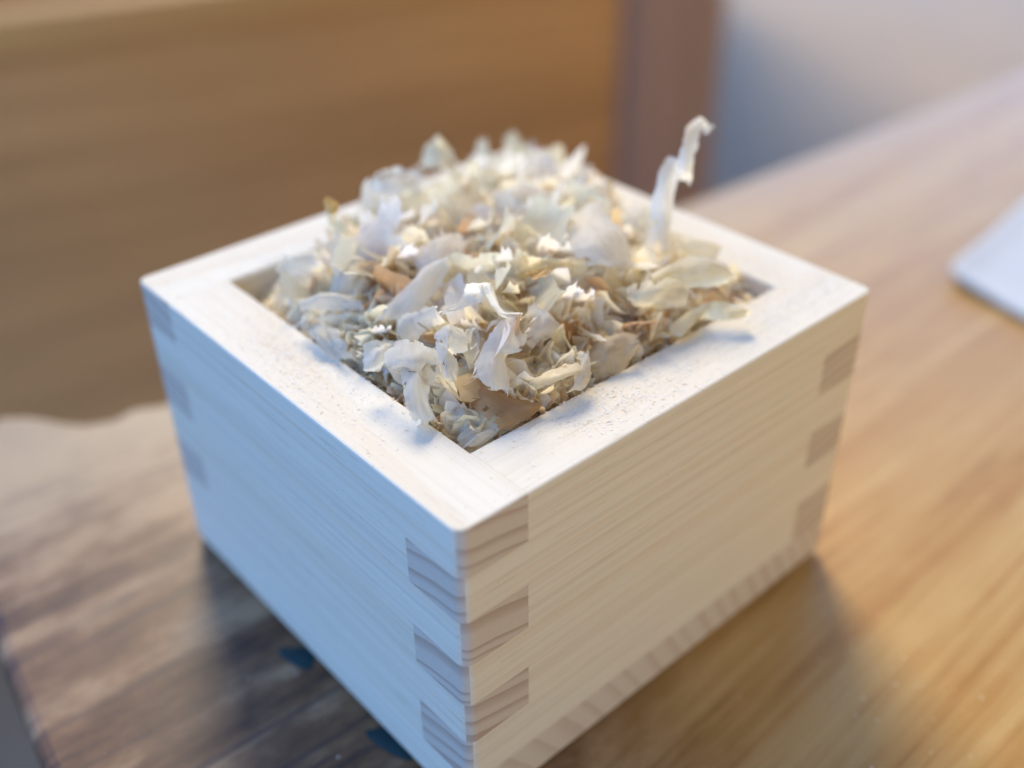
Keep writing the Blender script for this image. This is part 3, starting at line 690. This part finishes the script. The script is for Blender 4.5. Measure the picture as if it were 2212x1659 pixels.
# packed shavings below: nobody could count them
def packed():
    V, Fc, UV, CL = [], [], [], []
    n = 30
    for i in range(n+1):
        for j in range(n+1):
            x = T+.0015+(W-2*T-.003)*i/n; y = T+.0015+(1-2*T-.003)*j/n
            V.append((x, y, min(heap(x, y)-.055+.02*noise.noise(Vector((x*14, y*14, 0))), H+.05))); UV.append((x*8, y*8)); CL.append(CREAM)
    for i in range(n):
        for j in range(n): a = i*(n+1)+j; Fc.append((a, a+n+1, a+n+2, a+1))
    protos = [flake(RG.uniform(.07, .17), RG.uniform(.03, .085), RG.uniform(.3, 3), RG.uniform(-1, 1), RG.uniform(-.3, .3), 900+i, ns=7, nw=3, rag=.2) for i in range(24)]
    for q in range(6200):
        x, y = RG.uniform(T+.01, W-T-.01), RG.uniform(T+.01, 1-T-.01)
        if q > 4200:
            if RG.random() < .5: x = T+RG.uniform(.008, .07)
            else: y = T+RG.uniform(.008, .07)
        mg = min(x-T, y-T, W-T-x, 1-T-y)
        z = heap(x, y)-RG.uniform(.0, .07 if mg > .05 else .035)
        v, f, u = RG.choice(protos); s_ = RG.uniform(.5, 1.1)*(1 if mg > .06 else (.7 if mg > .035 else .45))
        m4 = Matrix.Translation((x, y, z)) @ scatter_matrix(x, y, z, RG, 1.3) @ Matrix.Diagonal((s_, s_, s_, 1))
        b = len(V); pts_ = [m4 @ Vector(p) for p in v]
        if any(not (T+.001 < p.x < W-T-.001 and T+.001 < p.y < 1-T-.001) for p in pts_): continue
        V += [tuple(p) for p in pts_]; UV += u; Fc += [tuple(i+b for i in t) for t in f]
        c = RG.choices([PALE, CREAM, STRAW, TAN, RUST, BARK], [42, 30, 16, 8, 3.5, .5])[0]; CL += [c]*len(v)
    me = mesh('packed_shavings', V, Fc, UV, True)
    ca = me.color_attributes.new('Col', 'FLOAT_COLOR', 'POINT')
    ca.data.foreach_set('color', np.array([(*c, 1) for c in CL], dtype=np.float32).ravel()); return me
tag(obj('packed_wood_shavings', packed(), MSS), 'mass of small cream and tan shavings filling the box under the larger ones', 'wood shavings', kind='stuff')

# sawdust: crumbs on the rims, on the brown flake and on the table
def crumbs(name, spots, label):
    V, Fc, MI = [], [], []
    for (x, y, z, s_) in spots:
        b = len(V); ax = Vector((RG.gauss(0, 1), RG.gauss(0, 1), 0)).normalized(); m3 = Matrix.Rotation(RG.gauss(0, .12), 3, ax) @ Matrix.Rotation(RG.uniform(0, 6.28), 3, 'Z')
        el = RG.uniform(.8, 2.2)
        for p in ((1*el, 0, 0), (-.5*el, .6, 0), (-.6*el, -.6, .05), (0, 0, .16)):
            q = m3 @ Vector(p)*s_; V.append((x+q.x, y+q.y, z+max(q.z, -s_*.1)+s_*.12))
        Fc += [(b, b+1, b+2), (b, b+3, b+1), (b+1, b+3, b+2), (b+2, b+3, b)]
        m = RG.choices([0, 1, 2], [82, 18, .0])[0]; MI += [m]*4
    me = mesh(name, V, Fc, mi=MI); return tag(obj(name, me, [MD1, MD2, MD3]), label, 'sawdust', kind='stuff')
sp = []
while len(sp) < 11000:
    x, y = RG.uniform(.006, W-.006), RG.uniform(.006, 1-.006)
    if T < x < W-T and T < y < 1-T: continue
    dcor = math.hypot(x, y); dens = .25+.75*max(0, noise.noise(Vector((x*7, y*7, 8)))+.35)
    ef = min(x, y, W-x, 1-y)
    dens *= min(1, ef/.07+.05)
    if dcor < .42: dens *= max(.02, (dcor-.16)/.26)
    if RG.random() > dens: continue
    sp.append((x, y, H, RG.choice([.0008, .0011, .0014, .0018, .0026])*RG.uniform(.8, 1.3)))
crumbs('sawdust', sp, 'fine pale sawdust sprinkled over the rims of the box')
sp = []
while len(sp) < 320:
    x, y = (RG.uniform(.3, 1.4), RG.uniform(-1.3, -.1)) if RG.random() < .7 else (RG.uniform(-.5, 2.2), RG.uniform(-1.2, 1.2))
    if -.03 < x < W+.03 and -.03 < y < 1.03: continue
    if RG.random() > max(.05, noise.noise(Vector((x*3, y*3, 1)))+.3): continue
    sp.append((x, y, 0, RG.choice([.0012, .0018, .0022, .0028])))
crumbs('sawdust', sp, 'scattered pale crumbs of sawdust on the table around the box')
